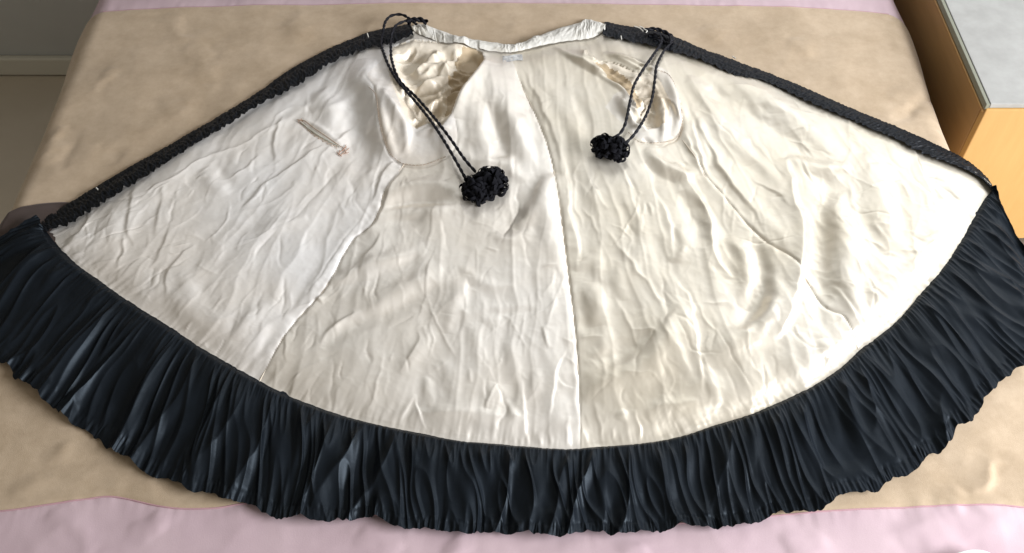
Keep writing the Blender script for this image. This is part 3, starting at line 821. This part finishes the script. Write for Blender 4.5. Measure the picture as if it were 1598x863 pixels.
def seam_x(seam, above):
    c = catmull(list(above) + list(seam), 6)
    o_ = np.argsort(c[:, 1])
    return np.interp(fy, c[o_, 1], c[o_, 0])


xL = seam_x(SEAM_L, [(640, 40), (640, 150)]); xC = seam_x(SEAM_C, [(797, 40)]); xR = seam_x(SEAM_R, [(1000, 40), (1040, 100)])
rest = ~(mHL | mHR | mFL | mFR)
o = grid_obj("lining_panel", PL, M_satin, cape, rest & (fx < xL), True); o["label"] = "left front lining panel with the pocket slit"
o = grid_obj("lining_panel", PL, M_satin_half_shaded, cape, rest & (fx >= xL) & (fx < xC), True); o["label"] = "back lining panel left of the centre seam"
o = grid_obj("lining_panel", PL, M_satin_shaded, cape, rest & (fx >= xC) & (fx < xR), True); o["label"] = "shade-tinted back lining panel right of the centre seam"
o = grid_obj("lining_panel", PL, M_satin_shaded, cape, rest & (fx >= xR), True); o["label"] = "right front lining panel with broad sheen"
grid_obj("armhole_facing", PL, M_facing, cape, mFL, True)
grid_obj("armhole_facing", PL, M_satin_half_shaded, cape, mFR, True)
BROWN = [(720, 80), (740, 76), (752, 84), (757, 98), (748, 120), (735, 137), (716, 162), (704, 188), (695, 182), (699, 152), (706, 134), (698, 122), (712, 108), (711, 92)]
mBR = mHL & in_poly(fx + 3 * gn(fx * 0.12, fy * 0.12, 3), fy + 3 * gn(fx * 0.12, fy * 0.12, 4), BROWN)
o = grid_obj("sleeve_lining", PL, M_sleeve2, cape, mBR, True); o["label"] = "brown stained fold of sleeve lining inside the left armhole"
mHL = mHL & ~mBR
o = grid_obj("sleeve_lining", PL, M_sleeve, cape, mHL, True); o["label"] = "crumpled stained sleeve lining inside the left armhole"
mBR = mHR & in_poly(fx + 2 * gn(fx * 0.15, fy * 0.15, 5), fy + 2 * gn(fx * 0.15, fy * 0.15, 6), [(925, 102), (950, 108), (985, 132), (1003, 160), (996, 182), (984, 170), (972, 146), (945, 124)])  # browner patch along the slot beside the lip
o = grid_obj("sleeve_lining", PL, M_sleeve2, cape, mBR, True); o["label"] = "brown fold of sleeve lining inside the right armhole"
mHR = mHR & ~mBR
o = grid_obj("sleeve_lining", PL, M_sleeve, cape, mHR, True); o["label"] = "crumpled sleeve lining inside the right armhole"

for sm in (SEAM_L, SEAM_C[1:-1], SEAM_R[:-1]):
    P = on_lining(sm, -0.0002, 14)
    for _ in range(6):
        P[1:-1, 2] = (P[:-2, 2] + P[1:-1, 2] + P[2:, 2]) / 3
    P[:, 2] -= 0.0004
    V, f = tube(P, 0.0009, 6)
    mesh_obj("seam", V, f, M_seam, cape)

# ------------------------------------------------------------------ gathered hem frill
PAIR = [((70, 360), (62, 343)), ((70, 364), (-8, 383)), ((80, 382), (-52, 440)), ((100, 403), (-48, 505)), ((137, 431), (0, 563)), ((200, 475), (75, 630)),
        ((280, 526), (170, 698)), ((340, 564), (260, 747)), ((400, 597), (345, 778)), ((450, 622), (415, 800)), ((520, 648), (490, 812)), ((600, 667), (580, 812)),
        ((680, 684), (665, 828)), ((760, 693), (745, 832)), ((830, 699), (825, 836)), ((905, 701), (905, 837)), ((980, 695), (990, 832)), ((1050, 685), (1070, 826)),
        ((1110, 668), (1140, 822)), ((1170, 650), (1210, 805)), ((1230, 625), (1290, 789)), ((1298, 588), (1375, 757)), ((1353, 543), (1445, 718)),
        ((1398, 506), (1500, 672)), ((1440, 460), (1555, 600)), ((1480, 410), (1612, 555)), ((1515, 360), (1652, 490)), ((1537, 318), (1636, 430)),
        ((1547, 298), (1590, 370)), ((1550, 288), (1557, 308))]
A = catmull([a for a, b in PAIR], 40); B = catmull([b for a, b in PAIR], 40)
al = np.concatenate([[0], np.cumsum(np.hypot(*np.diff((A + B) / 2, axis=0).T))])
NS, NT = 2600, 72
ss = np.linspace(0, al[-1], NS)
A = np.stack([np.interp(ss, al, A[:, k]) for k in (0, 1)], 1); B = np.stack([np.interp(ss, al, B[:, k]) for k in (0, 1)], 1)
S = (ss / 1000 * 1.25)[:, None]                    # about metres along the frill
T = np.linspace(0, 1, NT)[None, :]
T2 = np.broadcast_to(T, (NS, NT))
w1 = 0.30 * gn(S * 5, T * 0.6, 71) + 0.10 * gn(S * 16, T * 1.2, 72)
lo = 0.5 + 0.5 * gn(S * 4.0, T * 0.8, 70)
fine = ridged(S * 70 + w1 * 0.6, T * 0.6, 73) * np.exp(-T / 0.15) + 0.5 * ridged(S * 150, T * 0.8, 74) * np.exp(-T / 0.09)
mid = np.clip(1 - np.abs(gn(S * 15 + 1.5 * w1 + 0.5 * T, T * 0.7, 75)) * 2.0, 0, 1) ** 1.5
mid2 = np.clip(1 - np.abs(gn(S * 38 + 2.4 * w1 - 1.2 * T, T * 1.2 + 4, 85)) * 2.0, 0, 1) ** 1.5
mid3 = gn(S * 34 + 1.5 * w1 + T, T * 1.1, 86)
big = gn(S * 9 + 0.8 * w1, T * 0.4, 76)
env = sstep(0.0, 0.07, T)
HR = env * (0.0028 * fine + 0.0110 * mid * (0.3 + lo) * sstep(0.0, 0.30, T) + 0.0042 * mid2 * sstep(0.0, 0.25, T) + 0.0030 * mid3 * sstep(0.0, 0.3, T) + 0.0060 * big * sstep(0, 0.5, T))
HR = HR + (0.0012 * ridged(S * 110, T * 5, 80) + 0.0010 * gn(S * 190, T * 4, 87)) * sstep(0.84, 0.93, T)
HR = HR - 0.0007 * np.exp(-((T - 0.90) / 0.015) ** 2)
rz = 0.007 + 0.005 * np.sin(np.pi * np.clip(T * 1.4, 0, 1)) + HR
rz = rz * (0.35 + 0.65 * sstep(0.0, 0.07, T))
rz = np.maximum(rz, 0.0025 + 0.001 * sstep(0, 0.1, T) + 0.0025 * np.sin(S * 190) * (T > 0.93))
# folds pull the edge in and out, and lean sideways
tt = (T * 1.05 - 0.05) * (1 + 0.070 * gn(S * 17, 0 * T, 81) * sstep(0.3, 1, T) + 0.028 * gn(S * 48, 0 * T, 82) * sstep(0.5, 1, T)
          + 0.010 * np.abs(np.sin(S * 150 + 3 * gn(S * 20, 0 * T, 83))) * sstep(0.9, 1, T))
PXr = A[:, None, 0] * (1 - tt) + B[:, None, 0] * tt; PYr = A[:, None, 1] * (1 - tt) + B[:, None, 1] * tt
Xr, Yr = unproj(PXr, PYr, BED + 0.008)
tang = np.gradient(np.stack([Xr[:, NT // 2], Yr[:, NT // 2]], 1), axis=0); tang /= np.linalg.norm(tang, axis=1, keepdims=True)
lean = 0.007 * gn(S * 24 + w1, T * 1.2, 84) * sstep(0.15, 0.6, T)
Xr = Xr + tang[:, :1] * lean; Yr = Yr + tang[:, 1:] * lean
dropx = np.maximum(0, Xr - (XR + 0.0)) + 0.0
Zr = BED + rz + 0.7 * bed_relief(Xr, Yr) + 0.006 * np.exp(-S / 0.25) - np.minimum(1.1 * dropx ** 1.3, 0.10)
dl = np.maximum(0, (XL - 0.01) - Xr)
Zr = Zr - 0.9 * dl
o = grid_obj("hem_frill", np.stack([Xr, Yr, Zr], -1), M_black, cape)

# ------------------------------------------------------------------ ruched trim down both fronts
def trim(inner, outer, parent, seed, label):
    a = catmull(inner, 30); b = catmull(outer, 30)
    n, nt = 1500, 22
    ta = np.linspace(0, 1, n)

    def rs(c):
        l_ = np.concatenate([[0], np.cumsum(np.hypot(*np.diff(c, axis=0).T))]); l_ /= l_[-1]
        return np.stack([np.interp(ta, l_, c[:, k]) for k in (0, 1)], 1)
    a, b = rs(a), rs(b)
    b = a + 0.84 * (b - a)
    L = np.hypot(*np.diff((a + b) / 2, axis=0).T).sum() * 0.00130
    s = (ta * L)[:, None]; t = np.linspace(0, 1, nt)[None]
    wb = 0.4 * gn(s * 12, t * 1.0, seed)
    sc = np.abs(np.sin(s * 165 + 2.2 * gn(s * 30, 0 * t, seed + 1)))            # scallops on the lining side
    t2 = t - (1 - t) ** 2 * (0.20 * sc + 0.10 * gn(s * 50, 0 * t, seed + 2))
    px = a[:, None, 0] * (1 - t2) + b[:, None, 0] * t2; py = a[:, None, 1] * (1 - t2) + b[:, None, 1] * t2
    base = np.sin(np.pi * np.clip(t * 0.86 + 0.10, 0, 1)) ** 0.6 * 0.0032
    h = base + 0.0022 * ridged(s * 110 + wb, t * 2.2, seed + 3) * np.sin(np.pi * np.clip(t, 0.1, 0.95)) + 0.0016 * gn(s * 210, t * 6, seed + 4) + 0.0012 * gn(s * 45, t * 3, seed + 5)
    zl = lin_z(px.ravel(), py.ravel()).reshape(px.shape) - BED
    za = np.maximum(zl, 0.006)
    ker = np.ones(41) / 41
    za = np.stack([np.convolve(np.pad(za[:, k], 20, mode="edge"), ker, "valid") for k in range(nt)], 1)
    low = za * np.clip(1 - t, 0, 1) ** 0.8 + 0.003 + 0.004 * (1 - t) ** 2 + base
    z = np.maximum(BED + low + (h - base), BED + zl * (t < 0.6) + 0.002)
    z = np.where(t > 0.97, np.minimum(z, BED + 0.004), z)
    x, y = unproj(px, py, BED + low * (t < 0.95))
    o = grid_obj("front_trim", np.stack([x, y, z], -1), M_trim, parent)
    o["label"] = label
    return o


T_LI = [(66, 362), (90, 352), (110, 345), (170, 307), (230, 270), (300, 225), (350, 196), (400, 164), (440, 143), (469, 126), (522, 93), (574, 73), (611, 65), (645, 53)]
T_LO = [(52, 352), (65, 343), (90, 325), (125, 304), (200, 260), (260, 228), (300, 205), (350, 176), (400, 145), (430, 122), (461, 101), (522, 71), (583, 47), (640, 37)]
T_RI = [(940, 53), (975, 60), (1011, 67), (1060, 81), (1108, 97), (1145, 114), (1198, 127), (1263, 157), (1328, 185), (1398, 215), (1448, 240), (1498, 260), (1530, 278), (1546, 294)]
T_RO = [(944, 33), (980, 40), (1019, 46), (1055, 57), (1104, 79), (1145, 93), (1198, 114), (1263, 140), (1333, 171), (1398, 197), (1448, 219), (1508, 249), (1545, 284), (1556, 318)]
trim(T_LI, T_LO, cape, 101, "ruched black trim along the left front edge")
trim(T_RI, T_RO, cape, 131, "ruched black trim along the right front edge")

# knot of black cord bunched on the right trim, scraps of white basting thread
def px3(pts, lift):
    c = np.asarray(pts, float)
    lift = np.broadcast_to(np.asarray(lift, float), (len(c),))
    x, y = unproj(c[:, 0], c[:, 1], BED + lift)
    return np.stack([x, y, BED + lift], 1)


for pts in ([(998, 41), (1003, 43), (1006, 46), (1010, 48), (1008, 51)], [(990, 41), (998, 44), (1004, 49)], [(1143, 88), (1148, 91)], [(573, 52), (575, 58)], [(969, 56), (970, 62)], [(150, 293), (153, 296)]):
    c = catmull(pts, 6)
    V, f = tube(px3(c, 0.027 if pts[0][0] > 900 and pts[0][1] < 60 else 0.022), 0.0012, 6)
    mesh_obj("basting_thread", V, f, M_cotton, cape)

# ------------------------------------------------------------------ neckband and label
NB_O = [(640, 40), (650, 35), (664, 35), (690, 45), (716, 54), (744, 59), (781, 65), (800, 66), (814, 64), (832, 56), (866, 43), (905, 31), (914, 26), (926, 28), (946, 35)]
NB_I = [(644, 50), (656, 57), (672, 64), (692, 71), (715, 75), (744, 80), (781, 84), (800, 84), (816, 80), (842, 74), (866, 69), (892, 65), (910, 63), (925, 60), (944, 50)]
a = catmull(NB_I, 24); b = catmull(NB_O, 24)
n = len(a); nt = 22
s = np.linspace(0, 1, n)[:, None]; t = np.linspace(0, 1, nt)[None]
px = a[:, None, 0] * (1 - t) + b[:, None, 0] * t; py = a[:, None, 1] * (1 - t) + b[:, None, 1] * t
py = py + 0.8 * gn(s * 40, t * 0, 3)
prof = np.clip(np.sin(np.pi * np.clip(t * 0.94 + 0.03, 0, 1)), 0, 1) ** 0.45
za = np.maximum(lin_z(a[:, 0], a[:, 1]) - BED, 0.004)[:, None]
h = za * (1 - t) * 0.8 + 0.012 * prof + prof * (0.0010 * ridged(s * 42 + 0.8 * gn(s * 20, t * 2, 8), t * 1.4 + s * 8, 7) + 0.0024 * gn(s * 20, t * 2, 6) + 0.0008 * gn(s * 120, t * 8, 9))
h = h + 0.004 * prof * np.exp(-((s - 0.31) / 0.012) ** 2) + 0.004 * prof * np.exp(-((s - 0.64) / 0.02) ** 2)
x, y = unproj(px, py, BED + 0.012)
grid_obj("neckband", np.stack([x, y, BED + 0.001 + h], -1), M_cotton, cape)

ta, tb = np.meshgrid(np.linspace(0, 1, 14), np.linspace(0, 1, 8))
px = 784 + 31 * ta + 1.0 * tb; py = 87 + 9.5 * tb - 2.5 * ta + 0.6 * np.sin(ta * 7)
z = lin_z(px.ravel(), py.ravel()).reshape(px.shape) + 0.0035 + 0.0008 * gn(ta * 5, tb * 4, 3)
x, y = unproj(px, py, z)
lab = grid_obj("woven_label", np.stack([x, y, z], -1), M_tag, cape, flip=True)

# ------------------------------------------------------------------ stitching
def stitch_row(pts, name, step, length, rad, m, across=0.0, lift=0.001):
    P = on_lining(pts, lift, 12)
    l_ = np.concatenate([[0], np.cumsum(np.linalg.norm(np.diff(P, axis=0), axis=1))])
    parts = []
    k = 0.0
    i = 0
    while k + length < l_[-1]:
        a_ = np.array([np.interp(k, l_, P[:, j]) for j in range(3)]); b_ = np.array([np.interp(k + length, l_, P[:, j]) for j in range(3)])
        d_ = b_ - a_; nrm = np.array([-d_[1], d_[0], 0]); nrm /= np.linalg.norm(nrm) + 1e-9
        sgn = 1 if i % 2 else -1
        a2, b2 = a_ - nrm * across * sgn, b_ + nrm * across * sgn
        mid_ = (a2 + b2) / 2 + np.array([0, 0, 0.0006])
        parts.append(tube([a2, mid_, b2], rad, 5)); k += step; i += 1
    V, f = join(parts)
    o = mesh_obj(name, V, f, m, cape); o["kind"] = "stuff"
    return o


stitch_row([(470, 190), (488, 208), (508, 221), (528, 231)], "pocket_stitching", 0.006, 0.005, 0.0006, M_thread, 0.003, 0.002)
stitch_row([(566, 118), (574, 134), (587, 150), (592, 190), (604, 231), (615, 246), (632, 256), (662, 257), (697, 244)], "facing_stitching", 0.007, 0.005, 0.0006, M_thread)
stitch_row([(1026, 109), (1045, 118), (1059, 150), (1065, 190), (1058, 212), (1042, 221), (1000, 222), (979, 205)], "facing_stitching", 0.007, 0.005, 0.0006, M_thread)
# pocket welt
c = catmull([(468, 188), (486, 201), (506, 214), (531, 228)], 8); w_ = 4.0 * np.sin(np.pi * np.linspace(0.04, 0.96, len(c))) ** 0.6
t = np.linspace(0, 1, 7)
px = c[:, 0][:, None] - 0.55 * w_[:, None] * t[None]; py = c[:, 1][:, None] + w_[:, None] * t[None] * 0.95
z = lin_z(px.ravel(), py.ravel()).reshape(px.shape) + 0.002 + 0.002 * np.sin(np.pi * t)[None] + 0.001 * gn(px * 0.25, py * 0.1, 5)
x, y = unproj(px, py, z)
grid_obj("pocket_welt", np.stack([x, y, z], -1), M_pocket, cape, flip=False)
V, f = tube(on_lining([(464, 187), (476, 189), (490, 200), (508, 212), (522, 222), (532, 229)], 0.003), 0.0011, 6)
mesh_obj("pocket_edge", V, f, M_thread, cape)
# embroidered tack at the pocket end
parts = []
for p0, p1 in (((527, 240), (541, 229)), ((531, 243), (545, 231)), ((525, 237), (533, 244)), ((533, 228), (540, 238)), ((540, 226), (534, 236)), ((537, 240), (544, 238)),
               ((530, 234), (528, 242)), ((463, 187), (473, 189)), ((465, 190), (471, 186)), ((468, 192), (470, 185))):
    parts.append(tube(on_lining([p0, ((p0[0] + p1[0]) / 2 + 0.5, (p0[1] + p1[1]) / 2), p1], 0.0025, 4), 0.0008, 5))
V, f = join(parts)
mesh_obj("bar_tack", V, f, M_brownth, cape)["kind"] = "stuff"

# ------------------------------------------------------------------ cords and tassels
def rope(path, r_ply=0.0021, off=0.0013, pitch=0.030):
    l_ = np.concatenate([[0], np.cumsum(np.linalg.norm(np.diff(path, axis=0), axis=1))])
    n = int(l_[-1] / 0.0018)
    q = np.linspace(0, l_[-1], n)
    p = np.stack([np.interp(q, l_, path[:, k]) for k in range(3)], 1)
    for _ in range(4):
        p[1:-1] = (p[:-2] + 2 * p[1:-1] + p[2:]) / 4
    t = np.gradient(p, axis=0); t /= np.linalg.norm(t, axis=1, keepdims=True) + 1e-9
    a_ = np.cross(t, [0, 0, 1.0]); a_ /= np.linalg.norm(a_, axis=1, keepdims=True) + 1e-9
    b_ = np.cross(t, a_)
    out = []
    for k in (0, math.pi):
        ph = q / pitch * 2 * math.pi + k + 0.5 * np.sin(q * 60)
        c_ = p + off * (np.cos(ph)[:, None] * a_ + np.sin(ph)[:, None] * b_)
        out.append(tube(c_, r_ply * (1 + 0.05 * np.sin(q * 700)), 8))
    return join(out)


def cord_path(pts):
    """pts: (px, py, lift over bed or None = lies on the lining)"""
    c = catmull([(p[0], p[1]) for p in pts], 10)
    lift = np.interp(np.linspace(0, 1, len(c)), np.linspace(0, 1, len(pts)), [(-1 if p[2] is None else p[2]) for p in pts])
    zl = lin_z(c[:, 0], c[:, 1])
    xs = np.arange(len(c))
    zp = np.pad(zl, 6, mode="edge")
    zl = np.max(np.stack([zp[k:k + len(zl)] for k in range(13)]), axis=0)
    zl = np.convolve(np.pad(zl, 7, mode="edge"), np.ones(15) / 15, "valid") + 0.001
    z = np.where(lift < 0, zl + 0.0045, BED + lift)
    z = np.convolve(np.pad(z, 3, mode="edge"), np.ones(7) / 7, "valid")
    x, y = unproj(c[:, 0], c[:, 1], z)
    return np.stack([x, y, z], 1)


def tassel(cx, cy, rx, n, seed, parent, tilt=(0, 0)):
    """bunch of folded black ribbon petals"""
    r_ = np.random.default_rng(seed)
    z0 = lin_z(cx, cy)[0]
    ox, oy = unproj(cx, cy, z0 + 0.012)
    parts = []
    nu, nv = 15, 4
    for i in range(n):
        az = r_.uniform(0, 2 * math.pi)
        el = r_.uniform(-0.25, 1.35)
        d = np.array([math.cos(az) * math.cos(el) + tilt[0], math.sin(az) * math.cos(el) + tilt[1], math.sin(el) * 0.8 + 0.05])
        d /= np.linalg.norm(d)
        a1 = np.cross(d, r_.normal(size=3)); a1 /= np.linalg.norm(a1) + 1e-6
        a2 = np.cross(d, a1)
        L = rx * r_.uniform(0.80, 1.15); W = rx * r_.uniform(0.16, 0.34); wd = rx * r_.uniform(0.07, 0.13)
        u = np.linspace(0.04, 0.96, nu); v = np.linspace(-1, 1, nv)
        if i % 4 == 0:
            u = np.linspace(0.04, 0.60, nu)
        path = d[None] * (L * np.sin(np.pi * u))[:, None] + a1[None] * (W * np.sin(2 * np.pi * u) * (0.6 + 0.4 * np.sin(np.pi * u)))[:, None] + a2[None] * (0.10 * rx * np.sin(5 * u + i))[:, None]
        P = np.array([ox, oy, z0 + 0.013])[None, None] + path[:, None] + (a2[None, None] + 0.5 * a1[None, None] * np.sin(6 * u + i)[:, None, None]) * (wd * v)[None, :, None]
        P[..., 2] = np.maximum(P[..., 2], z0 + 0.001)
        parts.append((P.reshape(-1, 3), grid_faces(nu, nv)))
    th, ph = np.meshgrid(np.linspace(0, 2 * math.pi, 65), np.linspace(0.02, math.pi - 0.02, 34))
    ux, uy, uz = np.cos(th) * np.sin(ph), np.sin(th) * np.sin(ph), np.cos(ph)
    wq = 0.5 * gn(ux * 2 + uz, uy * 2 - uz, seed)
    q = 1 - 2.2 * np.abs(gn(ux * 1.9 + wq + uz, uy * 1.9 - wq + uz * 1.3, seed + 1)) ** 1.3 + 0.12 * ridged(ux * 6 + uz * 3, uy * 6 + wq * 3, seed + 2)
    rad_ = rx * (0.58 + 0.20 * q)
    cx3 = np.stack([ox + rad_ * ux, oy + rad_ * uy, np.maximum(z0 + 0.016 + rad_ * uz * 0.85, z0 + 0.001)], -1)
    parts.append((cx3.reshape(-1, 3), grid_faces(*th.shape)))
    V, f = join(parts)
    o = mesh_obj("tassel", V, f, M_pom, parent)
    return o


left_strands = [
    [(650, 38, 0.030), (640, 30, 0.034), (628, 23, 0.030), (612, 24, 0.030), (602, 33, 0.032), (598, 48, 0.036), (595, 68, None), (600, 86, None), (608, 105, None), (622, 128, None), (648, 158, None),
     (672, 188, None), (692, 218, None), (712, 252, None), (728, 281, None)],
    [(662, 34, 0.022), (648, 30, 0.030), (632, 33, 0.032), (618, 40, 0.034), (611, 55, 0.036), (610, 74, None), (612, 96, None), (624, 126, None), (650, 152, None), (678, 184, None), (704, 218, None), (724, 247, None),
     (742, 268, None)],
]
right_strands = [
    [(1020, 52, 0.026), (1032, 58, 0.030), (1030, 70, 0.032), (1018, 88, None), (1004, 108, None), (990, 132, None), (984, 155, None), (979, 180, None), (974, 198, None), (966, 210, None), (956, 216, None)],
    [(1046, 56, 0.026), (1046, 68, 0.030), (1036, 80, None), (1025, 102, None), (1022, 124, None), (1018, 152, None), (1010, 176, None), (1000, 195, None), (988, 212, None), (975, 225, None)],
]
for st, lab_ in ((left_strands, "long doubled black cord hanging from the left end of the neck"), (right_strands, "shorter doubled black cord hanging from the right front edge")):
    strands = [rope(cord_path(q)) for q in st]
    V, f = strands[0]
    co = mesh_obj("tie_cord", V, f, M_cord, cape); co["label"] = lab_
    V, f = strands[1]
    mesh_obj("strand", V, f, M_cord, co)
    if st is left_strands:
        tassel(744, 299, 0.030, 95, 5, co); tassel(765, 289, 0.033, 100, 9, co, (0.2, -0.05))
        V, f = rope(px3(catmull([(636, 36), (645, 31), (658, 31), (666, 35)], 8), 0.030), 0.0034, 0.003); mesh_obj("knot", V, f, M_cord, co)
    else:
        tassel(944, 232, 0.028, 85, 15, co, (-0.1, 0)); tassel(961, 237, 0.027, 85, 19, co)
        kn = []
        for q in ([(1006, 47), (1022, 45), (1040, 51), (1050, 60), (1044, 70)], [(1012, 55), (1028, 55), (1042, 62), (1047, 70)], [(1020, 62), (1034, 64), (1044, 70)]):
            kn.append(rope(px3(catmull(q, 8), 0.020), 0.0026, 0.002))
        V, f = join(kn); mesh_obj("knot", V, f, M_cord, co)
